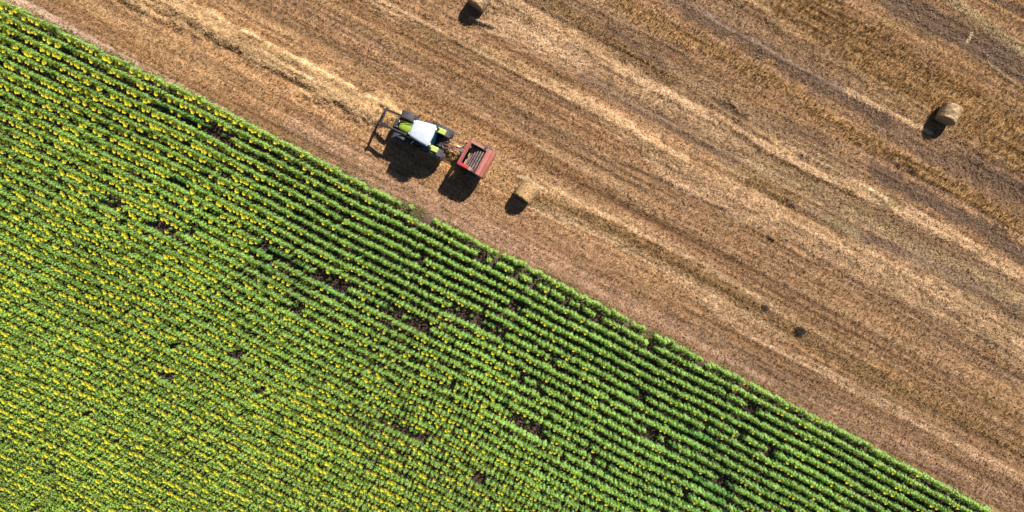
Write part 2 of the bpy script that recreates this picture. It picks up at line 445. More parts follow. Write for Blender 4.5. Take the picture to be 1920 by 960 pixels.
# ------------------------------------------------------------------ stubble blades and loose straw
def blades(name, n_try, loose_mode, seed):
    r = np.random.default_rng(seed)
    X = r.uniform(-46, 46, n_try); Y = r.uniform(-25.5, 25.5, n_try)
    if not loose_mode:                                 # drilled in fine lines
        u = X*UX+Y*UY; v = X*VX+Y*VY
        v = np.round(v/.22)*.22+r.normal(0, .040, n_try)
        X = u*UX+v*VX; Y = u*UY+v*VY
    px = 960+X*F/H; py = 480-Y*F/H
    keep = edge_d(px, py) > 4
    X, Y = X[keep], Y[keep]
    col, den, hg, ls, crop = field(X, Y)
    p = ls*.95+.06 if loose_mode else den/1.6
    keep = r.random(len(X)) < p
    X, Y, col, den, ls = X[keep], Y[keep], col[keep], den[keep], ls[keep]
    n = len(X)
    Z = ground_z(X, Y)
    P = np.stack([X, Y, Z], 1)
    if loose_mode:
        k = 2
        a = np.where(r.random((n, k)) < .6, r.uniform(0, 2*math.pi, (n, k)), -TH+r.normal(0, .35, (n, k)))
        L = r.uniform(.12, .34, (n, k))
        wd = r.uniform(.010, .024, (n, k))
        z0 = r.uniform(.01, .10, (n, k))+ls[:, None]*r.uniform(0, .10, (n, k))
        dz = r.normal(0, .05, (n, k))
        off = r.normal(0, .08, (n, k, 2))
        cx = P[:, None, 0]+off[..., 0]; cy = P[:, None, 1]+off[..., 1]; cz = P[:, None, 2]+z0
        dx, dy = np.cos(a)*L/2, np.sin(a)*L/2
        qx, qy = -np.sin(a)*wd, np.cos(a)*wd
        v0 = np.stack([cx-dx-qx, cy-dy-qy, cz-dz], -1); v1 = np.stack([cx+dx, cy+dy, cz+dz], -1)
        v2 = np.stack([cx-dx+qx, cy-dy+qy, cz-dz], -1)
        lum = r.uniform(.5, 1.5, (n, k, 1))
        c = (col[:, None, :]*.65+np.array([0.55, 0.36, 0.18])*.35)*lum
    else:
        k = 3
        hgt = r.uniform(.10, .24, (n, k))*(.65+.45*den[:, None])
        wd = r.uniform(.012, .026, (n, k))
        a = r.uniform(0, 2*math.pi, (n, k))
        off = r.normal(0, .045, (n, k, 2))
        lean = r.normal(0, .05, (n, k, 2))
        bx = P[:, None, 0]+off[..., 0]; by = P[:, None, 1]+off[..., 1]; bz = P[:, None, 2]-.01+0*a
        qx, qy = np.cos(a)*wd, np.sin(a)*wd
        v0 = np.stack([bx-qx, by-qy, bz], -1); v1 = np.stack([bx+qx, by+qy, bz], -1)
        v2 = np.stack([bx+lean[..., 0], by+lean[..., 1], bz+hgt], -1)
        lum = r.uniform(.5, 1.6, (n, k, 1))
        c = (col[:, None, :]*.85+np.array([0.38, 0.22, 0.09])*.15)*lum*1.1
    V = np.stack([v0, v1, v2], 2).reshape(-1, 3)
    cc = np.repeat(c.reshape(-1, 3), 3, 0)
    T = np.arange(len(V)).reshape(-1, 3)
    me = mesh_from(name, V, T, [M['straw']], np.clip(cc, .01, .85))
    o = link(bpy.data.objects.new(name, me))
    return o

o = blades('stubble', 330000, False, 101)
tag(o, 'golden brown cut cereal stubble standing all over the harvested field', 'stubble', kind='stuff')
o = blades('loose_straw', 420000, True, 202)
tag(o, 'pale loose straw lying in swaths and wisps on the harvested field', 'straw', kind='stuff')

# ------------------------------------------------------------------ sunflowers
def rotz(V, a):
    c, s = math.cos(a), math.sin(a)
    return V@np.array([[c, s, 0], [-s, c, 0], [0, 0, 1]])

def leaf_geo(L, wd, az, z, droop, r0, rise, roll):
    """heart shaped leaf, folded on its midrib, drooping"""
    pts = np.array([[0, 0, 0], [.22, .46, .03], [.62, .40, .0], [1.0, 0, 0], [.62, -.40, .0], [.22, -.46, .03], [.45, 0, -.06]])
    V = pts*np.array([L, wd, L])
    x = V[:, 0]
    V[:, 2] += rise*x-droop*x*x/L
    V[:, 2] += V[:, 1]*roll
    V[:, 0] += r0
    V = rotz(V, az); V[:, 2] += z
    T = np.array([[0, 1, 6], [1, 2, 6], [2, 3, 6], [3, 4, 6], [4, 5, 6], [5, 0, 6]])[:, ::-1]
    return V, T

def foliage_variant(seed):
    r = random.Random(seed)
    Vs, Ts, Cs = [], [], []
    off = 0
    n = 22
    for i in range(n):
        t = i/(n-1)                                   # 0 bottom .. 1 top
        z = .26+1.04*t+r.uniform(-.03, .03)
        az = i*2.40+r.uniform(-.35, .35)
        L = (.285-.125*t)*r.uniform(.85, 1.15)
        r0 = (.11-.085*t)*r.uniform(.8, 1.2)
        rise = r.uniform(.0, .5)
        V, T = leaf_geo(L, L*.92, az, z, r.uniform(.4, 1.0), r0, rise, r.uniform(-.35, .35))
        Vs.append(V); Ts.append(T+off); off += len(V)
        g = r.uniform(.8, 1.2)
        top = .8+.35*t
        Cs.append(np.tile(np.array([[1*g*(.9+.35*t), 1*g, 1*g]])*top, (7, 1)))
    V = np.concatenate(Vs); T = np.concatenate(Ts); Cc = np.concatenate(Cs)
    return V, T, Cc

def stem_geo():
    V = []; n = 4
    for z, rad in ((0, .020), (1.30, .013)):
        for k in range(n):
            a = k*2*math.pi/n
            V.append((rad*math.cos(a), rad*math.sin(a), z))
    T = []
    for k in range(n):
        k2 = (k+1) % n
        T += [(k, k2, n+k2), (k, n+k2, n+k)]
    return np.array(V, float), np.array(T)

def head_variant(seed):
    """flower head: dished disc, ray petals and green back; faces the eastern side, tipped upwards"""
    r = random.Random(seed)
    V = []; T = []; MI = []
    nd = 9; rd = .060
    V.append((0, 0, .012))
    for k in range(nd):
        a = k*2*math.pi/nd; V.append((rd*math.cos(a), rd*math.sin(a), .008))
    for k in range(nd):
        T.append((0, 1+k, 1+(k+1) % nd)); MI.append(1 if seed % 2 else 3)
    npz = 13 if seed % 2 else 9
    for k in range(npz):
        a = (k+r.uniform(-.2, .2))*2*math.pi/npz
        b = len(V); w = .30
        ro = r.uniform(.115, .155) if seed % 2 else r.uniform(.085, .125)
        V += [(rd*.85*math.cos(a-w*.8), rd*.85*math.sin(a-w*.8), .004), (rd*.85*math.cos(a+w*.8), rd*.85*math.sin(a+w*.8), .004),
              (ro*.72*math.cos(a+w*.75), ro*.72*math.sin(a+w*.75), .03), (ro*math.cos(a), ro*math.sin(a), r.uniform(-.01, .05)),
              (ro*.72*math.cos(a-w*.75), ro*.72*math.sin(a-w*.75), .03)]
        T += [(b, b+1, b+2), (b, b+2, b+4), (b+4, b+2, b+3)]; MI += [0, 0, 0]
    b = len(V); V.append((0, 0, -.05))
    for k in range(7):
        a = k*2*math.pi/7; V.append((.075*math.cos(a), .075*math.sin(a), -.004))
    for k in range(7):
        T.append((b, b+1+(k+1) % 7, b+1+k)); MI.append(2)
    V = np.array(V, float)
    tilt = math.radians(r.uniform(18, 48) if seed % 2 else r.uniform(40, 66))            # from straight up
    az = math.radians(238+r.uniform(-16, 16))
    c, s = math.cos(tilt), math.sin(tilt)
    R = np.array([[c, 0, s], [0, 1, 0], [-s, 0, c]])   # tips +z towards +x
    V = V@R.T
    V = rotz(V, az)
    V += np.array([math.cos(az)*.15, math.sin(az)*.15, 1.34])
    return V, np.array(T), np.array(MI)

NF, NH = 14, 10
FV = [foliage_variant(100+i) for i in range(NF)]
HV = [head_variant(300+i) for i in range(NH)]
SV = stem_geo()

# gaps in the stand, as strokes in the photograph (x0,y0,x1,y1,radius)
GAPS = [(378,232,402,240,6),(470,268,486,276,5),(192,366,222,384,7),(285,420,345,455,7),(352,430,372,446,5),(477,440,495,464,6),
 (380,238,430,262,5),(440,255,462,268,5),(505,480,540,490,7),(590,508,640,540,7),(545,572,560,580,5),(700,560,742,588,7),(763,598,799,616,7),
 (850,580,905,606,7),(915,606,944,628,6),(960,572,982,588,6),(980,700,1018,724,7),(1025,655,1042,680,5),(1100,762,1168,798,8),(1190,738,1228,768,7),
 (1195,705,1275,748,6),(945,752,962,782,6),(977,786,1025,812,8),(716,780,738,797,6),(752,802,794,829,8),(888,888,906,906,5),(1220,812,1236,832,5),
 (1250,828,1268,846,6),(1105,836,1112,860,4),(1350,722,1367,738,6),(1402,756,1421,770,6),(1350,896,1371,914,7),(1506,848,1515,858,4),(1283,932,1296,942,5),
 (1180,720,1200,735,5),(640,505,660,520,5),(650,720,663,728,4),(1370,800,1395,815,5),(1440,850,1470,866,5),(1010,760,1030,775,4),(560,855,572,890,4),
 (120,680,135,690,4),(20,905,70,925,4),(430,655,445,665,4),(300,700,330,712,3)]
# short, dark green plants in their place
SHORT = [(300,195,375,228,9),(500,470,560,500,12),(330,330,350,345,6),(470,470,500,500,9),(1290,800,1340,840,10),(1310,900,1360,940,14),(600,530,640,560,9),(60,40,110,62,5),(80,70,140,98,4)]

plants = []      # x,y,h,scale,rot,fv,hv,bloom,tint
r = random.Random(55)
PITCH = 21.0
hp = 1.15                                              # height the photo's row positions refer to
kk = (H-hp)/F
for k in range(0, 66):
    step = 7.8
    x = -420.0+r.uniform(0, 8)
    wob_ph = r.uniform(0, 100)
    while x < 2230:
        x += step*r.uniform(.72, 1.28)*(.86 if x < 650 or k > 24 else 1)
        y = .525*x+float(row_c(x))+PITCH*k+5
        y += 1.5*math.sin(x*.011+k*.10)+.8*math.sin(x*.031+k*.2)+r.gauss(0, .8 if k else 1.7)
        if y > 1130 or y < -170: continue
        X = (x-960)*kk; Y = (480-y)*kk
        if k == 0:
            if 748 < x < 812 and not 768 < x < 775: continue
            if x < 748: pass
            elif r.random() < .05: continue
            if 1217 < x < 1227: continue
        if k == 1 and 860 < x < 960 and r.random() < .35: continue
        if k == 1 and 960 < x < 1260 and r.random() < .2: continue
        if r.random() < .006: continue
        skip = False; short = 1.0
        for (x0, y0, x1, y1, rad) in GAPS:
            dx, dy = x1-x0, y1-y0
            t = max(0, min(1, ((x-x0)*dx+(y-y0)*dy)/(dx*dx+dy*dy)))
            if math.hypot(x-x0-t*dx, y-y0-t*dy) < rad-.5: skip = True; break
        if skip:
            if r.random() < .55: continue
            short = r.uniform(.35, .7)
        for (x0, y0, x1, y1, rad) in SHORT:
            dx, dy = x1-x0, y1-y0
            t = max(0, min(1, ((x-x0)*dx+(y-y0)*dy)/(dx*dx+dy*dy)))
            if math.hypot(x-x0-t*dx, y-y0-t*dy) < rad: short = min(short, .66)
        plants.append([X, Y, x, y, k, short])
pa = np.array([[p[0], p[1], p[2], p[3], p[4], p[5]] for p in plants])
NP_ = len(pa)
rr = np.random.default_rng(9)
pxx, pyy, prow = pa[:, 2], pa[:, 3], pa[:, 4]
left = 1-sstep(250, 900, pxx)
low = sstep(350, 900, pyy)*(1-sstep(700, 1300, pxx))
patch = fbm(pa[:, 0]*.12, pa[:, 1]*.12, 41, 3)
patch2 = fbm(pa[:, 0]*.45, pa[:, 1]*.45, 42, 3)
zs = pa[:, 5]*(.95+.14*(patch2-.3))*rr.normal(1, .045, NP_)
ws = np.where(pa[:, 5] < .6, .7, 1)*(.88-.17*np.maximum(left*.8, low)+.12*(patch-.5))*rr.normal(1, .07, NP_)*np.where(prow < 1, .92, 1)
bloomp = np.clip(.78+.30*left+.30*low+.9*(patch-.5)+.15*sstep(1300, 1800, pxx), .2, .98)
bloomp = bloomp*np.where((prow < 1) & (pxx > 700), .35, 1)
bloomp = bloomp*np.where(pa[:, 5] < 1, .2, 1)
bloom = rr.random(NP_) < bloomp
hs = (.66+.74*np.maximum(left, low)+.25*sstep(1250, 1700, pxx))*np.clip(rr.normal(1, .20, NP_), .6, 1.5)
rot = rr.uniform(0, 2*math.pi, NP_)
fvi = rr.integers(0, NF, NP_); hvi = rr.integers(0, NH//2, NP_)*2+(rr.random(NP_) < .35+.45*np.maximum(left, low))
# leaf base colour for each plant
tn = rr.normal(1, .08, NP_)*(.88+.5*(patch2-.3))*(.93+.35*(patch-.35))
edgef = (1-sstep(0, 2.5, prow))
lc = np.stack([.156+.045*edgef+.026*low+.006*left, .302+.040*edgef+.014*low, .050+.014*edgef], 1)*tn[:, None]
lc[pa[:, 5] < 1] *= np.array([.68, .85, .9])
pz = ground_z(pa[:, 0], pa[:, 1])

# 300 plants that show largest: nearest to the camera's foot point
near_d = np.hypot(pxx-960, pyy-480)
order = np.argsort(near_d)
indiv = set(order[:299].tolist())
lone = int(np.argmin(np.hypot(pxx-771, pyy-391)))
indiv.add(lone)

# -- the great mass of the crop
VV, TT, MM, CC = [], [], [], []
off = 0
rest = np.array([i for i in range(NP_) if i not in indiv])
def place(V, idx, sx, sz, ang):
    n = len(idx); c = np.cos(ang)[:, None]; s = np.sin(ang)[:, None]
    x = V[None, :, 0]*sx[:, None]; y = V[None, :, 1]*sx[:, None]; z = V[None, :, 2]*sz[:, None]
    return np.stack([x*c-y*s+pa[idx, 0][:, None], x*s+y*c+pa[idx, 1][:, None], z+pz[idx][:, None]], -1)
for v in range(NF):
    idx = rest[fvi[rest] == v]
    V, T, Cc = FV[v]
    P = place(V, idx, ws[idx], zs[idx], rot[idx])
    n = len(idx)
    VV.append(P.reshape(-1, 3)); TT.append((T[None]+off+np.arange(n)[:, None, None]*len(V)).reshape(-1, 3))
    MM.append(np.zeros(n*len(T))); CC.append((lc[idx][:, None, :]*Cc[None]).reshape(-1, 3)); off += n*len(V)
V, T = SV; idx = rest
P = place(V, idx, ws[idx], zs[idx], rot[idx]); n = len(idx)
VV.append(P.reshape(-1, 3)); TT.append((T[None]+off+np.arange(n)[:, None, None]*len(V)).reshape(-1, 3))
MM.append(np.full(n*len(T), 1)); CC.append(np.full((n*len(V), 3), .1)); off += n*len(V)
for v in range(NH):
    idx = rest[(hvi[rest] == v) & bloom[rest]]
    V, T, MI = HV[v]
    # head keeps its own size about the top of the stem
    top = np.array([0, 0, 1.30]); Vr = V-top; n = len(idx)
    P = Vr[None]*hs[idx][:, None, None]
    P = P+np.stack([pa[idx, 0], pa[idx, 1], pz[idx]+1.30*zs[idx]], 1)[:, None, :]
    VV.append(P.reshape(-1, 3)); TT.append((T[None]+off+np.arange(n)[:, None, None]*len(V)).reshape(-1, 3))
    MM.append(np.tile(MI+2, n)); CC.append(np.full((n*len(V), 3), .3)); off += n*len(V)
cme = mesh_from('sunflower_crop', np.concatenate(VV), np.concatenate(TT), [M['leaf'], M['stem'], M['petal'], M['disc'], M['sepal'], M['bud']],
                np.concatenate(CC), np.concatenate(MM))
crop = link(bpy.data.objects.new('sunflower_crop', cme))
tag(crop, 'long green rows of flowering sunflowers filling the lower left of the picture', 'sunflowers', kind='stuff')

# -- the individual plants near the middle
fol_me = []
for v in range(NF):
    for tv in range(2):
        V, T, Cc = FV[v]
        tint = np.array([[.195, .330, .060], [.160, .302, .050]][tv])
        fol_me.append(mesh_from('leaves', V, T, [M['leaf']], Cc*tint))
head_me = [mesh_from('flower_head', V-np.array([0, 0, 1.30]), T, [M['petal'], M['disc'], M['sepal'], M['bud']], None, MI) for V, T, MI in HV]
stem_me = mesh_from('stem', SV[0], SV[1], [M['stem']])
for n_, i in enumerate(sorted(indiv)):
    e = empty('sunflower', (pa[i, 0], pa[i, 1], pz[i]))
    if i == lone:
        tag(e, 'lone sunflower standing in the gap of the outermost row, just below the baler shadow', 'sunflower')
    else:
        tag(e, 'green sunflower plant in the rows around the very middle of the picture', 'sunflower',
            'sunflowers in the rows around the middle of the picture')
    a = link(bpy.data.objects.new('leaves', fol_me[fvi[i]*2+(0 if prow[i] < 2 else 1)]), e)
    a.rotation_euler = (0, 0, rot[i]); a.scale = (ws[i], ws[i], zs[i])
    s_ = link(bpy.data.objects.new('stem', stem_me), e)
    s_.scale = (ws[i], ws[i], zs[i]); s_.rotation_euler = (0, 0, rot[i])
    if bloom[i]:
        h_ = link(bpy.data.objects.new('flower_head', head_me[hvi[i]]), e)
        h_.location = (0, 0, 1.30*zs[i]); h_.scale = (hs[i],)*3

# -- low weeds along the crop edge
wr = np.random.default_rng(17)
n = 26000
wxp = wr.uniform(-60, 1990, n); wof = wr.normal(-10, 9, n)
wyp = .525*wxp+row_c(wxp)-wof
keep = fbm(wxp*.02, wyp*.03, 61, 3) > .50-.12*(wxp < 700)
wxp, wyp = wxp[keep], wyp[keep]; n = len(wxp)
WX = (wxp-960)*H/F; WY = (480-wyp)*H/F; WZ = ground_z(WX, WY)
a = wr.uniform(0, 2*math.pi, n); L = wr.uniform(.05, .15, n); wd = L*.35; hz = wr.uniform(.03, .16, n)
v0 = np.stack([WX-np.sin(a)*wd, WY+np.cos(a)*wd, WZ+hz*.2], -1)
v1 = np.stack([WX+np.sin(a)*wd, WY-np.cos(a)*wd, WZ+hz*.2], -1)
v2 = np.stack([WX+np.cos(a)*L, WY+np.sin(a)*L, WZ+hz], -1)
cc = np.array([.13, .15, .045])*wr.uniform(.6, 1.4, (n, 1))+np.array([.08, .03, .01])*wr.random((n, 1))
me = mesh_from('weeds', np.stack([v0, v1, v2], 1).reshape(-1, 3), np.arange(n*3).reshape(-1, 3), [M['leaf']], np.repeat(cc, 3, 0))
tag(link(bpy.data.objects.new('weeds', me)), 'low olive green weeds growing between the outermost sunflower rows', 'weeds', kind='stuff')

# ------------------------------------------------------------------ solid modelling helpers
class MB:
    def __init__(s):
        s.bm = bmesh.new()
    def box(s, c, size, rot=(0, 0, 0), taper=None):
        r_ = bmesh.ops.create_cube(s.bm, size=1.0)
        m = Matrix.Translation(Vector(c)) @ (Matrix.Rotation(rot[2], 4, 'Z') @ Matrix.Rotation(rot[1], 4, 'Y') @ Matrix.Rotation(rot[0], 4, 'X')) @ Matrix.Diagonal((*size, 1))
        bmesh.ops.transform(s.bm, matrix=m, verts=r_['verts'])
        return s
    def tube(s, p0, p1, r0, r1=None, n=10):
        p0, p1 = Vector(p0), Vector(p1); r1 = r0 if r1 is None else r1
        d = p1-p0
        r_ = bmesh.ops.create_cone(s.bm, cap_ends=True, segments=n, radius1=r0, radius2=r1, depth=d.length)
        q = d.to_track_quat('Z', 'Y').to_matrix().to_4x4()
        bmesh.ops.transform(s.bm, matrix=Matrix.Translation((p0+p1)/2) @ q, verts=r_['verts'])
        return s
    def beam(s, p0, p1, w, h, up=(0, 0, 1)):
        """rectangular bar from p0 to p1"""
        p0, p1 = Vector(p0), Vector(p1); d = p1-p0
        z = Vector(up); x = d.normalized(); y = z.cross(x).normalized(); z = x.cross(y)
        r_ = bmesh.ops.create_cube(s.bm, size=1.0)
        R = Matrix((x, y, z)).transposed().to_4x4()
        bmesh.ops.transform(s.bm, matrix=Matrix.Translation((p0+p1)/2) @ R @ Matrix.Diagonal((d.length, w, h, 1)), verts=r_['verts'])
        return s
    def path(s, pts, rad, n=8):
        for a, b in zip(pts[:-1], pts[1:]): s.tube(a, b, rad, n=n)
        return s
    def prism(s, prof, y0, y1, prof2=None):
        """profile in x,z swept from y0 to y1"""
        prof2 = prof2 or prof
        a = [s.bm.verts.new((x, y0, z)) for x, z in prof]; b = [s.bm.verts.new((x, y1, z)) for x, z in prof2]
        n = len(prof)
        s.bm.faces.new(a); s.bm.faces.new(b[::-1])
        for i in range(n): s.bm.faces.new((a[i], b[i], b[(i+1) % n], a[(i+1) % n]))
        return s
    def grid(s, rows):
        """lofted closed rings"""
        vs = [[s.bm.verts.new(p) for p in ring] for ring in rows]
        n = len(vs[0])
        for a, b in zip(vs[:-1], vs[1:]):
            for i in range(n): s.bm.faces.new((a[i], a[(i+1) % n], b[(i+1) % n], b[i]))
        s.bm.faces.new(vs[0][::-1]); s.bm.faces.new(vs[-1])
        return s
    def lathe_y(s, prof, c, n=36):
        """profile list (y, r) spun about the y axis through c"""
        rings = []
        for y, r_ in prof:
            rings.append([s.bm.verts.new((c[0]+r_*math.cos(2*math.pi*k/n), c[1]+y, c[2]+r_*math.sin(2*math.pi*k/n))) for k in range(n)])
        for a, b in zip(rings[:-1], rings[1:]):
            for i in range(n): s.bm.faces.new((a[i], a[(i+1) % n], b[(i+1) % n], b[i]))
        return s
    def build(s, name, mat, parent=None, bevel=0.0, smooth=False, seg=2, loc=None):
        bmesh.ops.recalc_face_normals(s.bm, faces=s.bm.faces)
        me = bpy.data.meshes.new(name); s.bm.to_mesh(me); s.bm.free()
        me.materials.append(mat)
        if smooth or bevel:
            me.shade_smooth()
            me.set_sharp_from_angle(angle=math.radians(40))
        o_ = bpy.data.objects.new(name, me)
        if bevel:
            md = o_.modifiers.new('bevel', 'BEVEL'); md.width = bevel; md.segments = seg; md.limit_method = 'ANGLE'
        return link(o_, parent)

# ------------------------------------------------------------------ tractor (local: x forward, y left, z up; origin under rear axle)
tr = empty('tractor', (-5.76, 8.87, 0.02), math.radians(156.3))
tag(tr, 'lime green tractor with white cab roof and dark front loader driving over the stubble', 'tractor')
MB().box((1.45, 0, .82), (3.6, .5, .42)).box((0, 0, .93), (.7, 1.2, .4)).box((2.75, 0, .68), (.35, 1.35, .22)).build('chassis', M['black'], tr, .03)
# hood: lofted rings (x sections)
def ring(x, w, z0, z1, crown):
    return [(x, -w, z0), (x, -w, z1-.10), (x, -w*.86, z1-.02), (x, -w*.45, z1+crown*.7), (x, 0, z1+crown), (x, w*.45, z1+crown*.7), (x, w*.86, z1-.02), (x, w, z1-.10), (x, w, z0)]
hood = MB().grid([ring(1.30, .43, 1.1, 1.82, .05), ring(2.1, .41, 1.1, 1.80, .05), ring(2.8, .37, 1.1, 1.72, .04), ring(3.10, .31, 1.1, 1.60, .03)]).build('hood', M['lime'], tr, .02)
MB().prism([(1.75, 1.86), (2.75, 1.76), (2.75, 1.80), (1.75, 1.925)], -.30, -.22).build('hood_ridge', M['lime'], hood, .01)
MB().grid([ring(3.06, .33, .75, 1.55, .02), ring(3.26, .29, .78, 1.42, .0), ring(3.36, .22, .85, 1.2, .0)]).build('grille', M['black'], tr, .02)
MB().box((3.5, 0, .85), (.35, .75, .42)).box((3.55, 0, .55), (.25, .5, .25)).build('front_weight', M['black'], tr, .04)
for s in (-1, 1):
    MB().box((3.27, s*.2, 1.37), (.06, .13, .09)).build('headlight', M['clear'], tr, .02)
MB().box((1.62, 0, 1.95), (.10, .62, .05)).box((1.60, .2, 1.97), (.14, .05, .06)).box((1.60, -.2, 1.97), (.14, .05, .06)).build('bonnet_vent', M['steel'], tr, .01)
MB().tube((1.75, -.52, 1.2), (1.75, -.52, 2.55), .055).tube((1.75, -.52, 2.5), (1.70, -.52, 2.72), .045).build('exhaust', M['black'], tr, smooth=True)
# cab
def frame_quad(x0, w0, x1, w1, z):
    return [(x0, -w0, z), (x1, -w1, z), (x1, w1, z), (x0, w0, z)]
cab = MB().grid([frame_quad(.12, .80, 1.75, .58, 1.05), frame_quad(.12, .92, 1.80, .68, 1.6), frame_quad(.22, .80, 1.70, .62, 2.72)]).build('cab', M['glass'], tr, .03)
pm = MB()
for s in (-1, 1):
    pm.beam((.0, s*.80, 1.1), (.16, s*.79, 2.74), .07, .09, (0, 1, 0)).beam((1.78, s*.60, 1.1), (1.71, s*.61, 2.74), .06, .08, (0, 1, 0))
    pm.beam((.9, s*.735, 1.1), (.92, s*.71, 2.74), .05, .07, (0, 1, 0)).beam((.0, s*.83, 1.12), (1.78, s*.61, 1.12), .05, .08)
pm.build('cab_pillar', M['black'], cab, .01)
MB().box((.85, 0, 1.15), (1.4, 1.0, .12)).box((.55, 0, 1.45), (.5, .5, .5)).build('seat', M['seat'], cab, .03)
# roof : crowned, tapering towards the front
def roof_ring(k, z):
    x0, x1 = .21-k*.0, 1.90
    pts = []
    rear, front = .86-k, .66-k
    X0, X1 = x0+k, x1-k
    for (x, y) in [(X0+.10, -rear+.0), (.9, -(rear*.55+front*.45)-.035), (X1-.12, -front), (X1, -front+.14), (X1+.03, 0), (X1, front-.14), (X1-.12, front), (.9, (rear*.55+front*.45)+.035), (X0+.10, rear), (X0, rear-.12), (X0-.05, 0), (X0, -rear+.12)]:
        pts.append((x, y, z))
    return pts
MB().grid([roof_ring(.06, 2.72), roof_ring(.0, 2.80), roof_ring(.015, 2.93), roof_ring(.10, 3.0), roof_ring(.45, 3.03)]).build('roof', M['white'], tr, .015)
MB().grid([[(x, y*1.02, z) for x, y, z in roof_ring(.03, 2.58)], [(x, y*1.06, z) for x, y, z in roof_ring(-.01, 2.68)], [(x, y*1.05, z) for x, y, z in roof_ring(-.01, 2.80)]]).build('roof_trim', M['teal'], tr, .01)
wl = MB()
for s in (-1, 1):
    wl.box((1.9, s*.48, 2.86), (.09, .16, .10)).box((.17, s*.6, 2.86), (.09, .16, .10))
wl.build('work_light', M['clear'], tr, .02)
for s in (-1, 1):
    mi = MB().tube((1.75, s*.62, 2.45), (1.85, s*1.02, 2.42), .016).box((1.85, s*1.07, 2.30), (.07, .20, .34)).build('mirror', M['black'], tr, .02)
    # rear fender: arched plate, outer grey, lime pad on top
    prof = []
    for k in range(9):
        a = math.radians(38+k*(106/8)); prof.append((1.04*math.cos(a)*.98, .93+1.04*math.sin(a)))
    inn = [(x*.965, .93+(z-.93)*.965) for x, z in prof[::-1]]
    fe = MB().prism(prof+inn, s*.52, s*1.10).build('rear_fender', M['fender'], tr, .012)
    MB().box((-.10, s*.73, 2.03), (.72, .42, .12)).build('fender_pad', M['limedust'], fe, .055, seg=3)
    MB().box((-.80, s*.90, 1.35), (.05, .14, .10)).build('tail_light', M['redbright'], fe, .01)
    # wheels
    def wheel(x, y, R, w, rim_r, nlug):
        wh = MB()
        hw = w/2
        prof = [(-hw*.85, rim_r), (-hw, rim_r+.1), (-hw, R*.84), (-hw*.88, R*.945), (-hw*.5, R*.965), (0, R*.97), (hw*.5, R*.965), (hw*.88, R*.945), (hw, R*.84), (hw, rim_r+.1), (hw*.85, rim_r)]
        wh.lathe_y(prof, (x, y, R), 40)
        for side in (-1, 1):
            for k in range(nlug):
                a = 2*math.pi*(k+(.5 if side > 0 else 0))/nlug
                cx, cz = math.cos(a), math.sin(a)
                r_ = bmesh.ops.create_cube(wh.bm, size=1.0)
                Rm = Matrix.Translation((x, y, R)) @ Matrix.Rotation(-a, 4, 'Y') @ Matrix.Translation((R*.965, side*hw*.50, 0)) @ Matrix.Rotation(side*math.radians(38), 4, 'X') @ Matrix.Diagonal((.07, hw*1.12, .055, 1))
                bmesh.ops.transform(wh.bm, matrix=Rm, verts=r_['verts'])
        name = 'rear_wheel' if R > .8 else 'front_wheel'
        we = wh.build(name, M['tyre'], tr, smooth=True)
        rm = MB().lathe_y([(-hw*.86, rim_r+.01), (-hw*.7, rim_r-.05), (-.03, rim_r-.1), (-.02, .14), (-hw*.5, .12), (-hw*.5, .001)] if y < 0 else
                          [(hw*.86, rim_r+.01), (hw*.7, rim_r-.05), (.03, rim_r-.1), (.02, .14), (hw*.5, .12), (hw*.5, .001)], (x, y, R), 28)
        rm.build('rim', M['fender'], we, smooth=True)
    wheel(0, s*.94, .94, .58, .50, 22)
    wheel(2.80, s*.96, .70, .48, .36, 20)
    prof = []
    for k in range(7):
        a = math.radians(50+k*12); prof.append((2.80+.80*math.cos(a), .70+.80*math.sin(a)))
    inn = [(2.80+(x-2.80)*.96, .70+(z-.70)*.96) for x, z in prof[::-1]]
    MB().prism(prof+inn, s*.70, s*1.16).build('front_fender', M['fender'], tr, .012)
    MB().box((1.15, s*.72, .62), (.55, .38, .06)).box((1.15, s*.82, .35), (.45, .25, .05)).box((.90, s*.68, .48), (.04, .3, .55)).build('step', M['black'], tr, .01)
MB().box((1.2, .62, .75), (.9, .34, .55)).build('fuel_tank', M['black'], tr, .06, seg=3)
MB().beam((1.55, .80, 1.8), (1.72, .98, 1.75), .05, .05).beam((1.72, .98, 1.75), (1.74, 1.0, .9), .03, .03, (0, 1, 0)).build('handrail', M['clear'], tr, .008)
# front loader
ld = MB()
for s in (-1, 1):
    ld.beam((1.80, s*.60, .8), (1.85, s*.60, 1.95), .14, .22, (1, 0, 0))
ld.box((1.82, 0, .85), (.2, 1.25, .16)).build('loader_mount', M['arm'], tr, .02)
for s in (-1, 1):
    a_ = MB()
    a_.beam((1.82, s*.60, 1.90), (3.35, s*.60, 2.02), .14, .20).beam((3.28, s*.60, 2.04), (4.42, s*.60, 1.72), .13, .20)
    arm = a_.build('loader_arm', M['arm'], tr, .02)
    MB().tube((1.95, s*.60, 1.25), (2.75, s*.60, 1.72), .05).tube((2.75, s*.60, 1.72), (3.1, s*.60, 1.90), .028).build('hydraulic_ram', M['steel'], arm, smooth=True)
    MB().tube((3.1, s*.60, 2.18), (3.75, s*.60, 2.06), .045).tube((3.75, s*.60, 2.06), (4.3, s*.60, 1.95), .025).build('tilt_ram', M['arm'], arm, smooth=True)
    MB().path([(1.9, s*.55, 2.02), (2.4, s*.53, 2.14), (3.2, s*.53, 2.18), (3.9, s*.54, 2.05)], .014, 6).build('hydraulic_hose', M['hose'], arm)
cr = MB()
cr.beam((4.38, -.78, 1.98), (4.38, .78, 1.98), .10, .12).beam((4.62, -.74, 1.30), (4.62, .74, 1.30), .14, .16).beam((4.50, -.70, 1.62), (4.50, .70, 1.62), .05, .16)
for yy in (-.62, -.2, .2, .62):
    cr.beam((4.38, yy, 2.02), (4.66, yy, 1.22), .07, .06, (0, 1, 0))
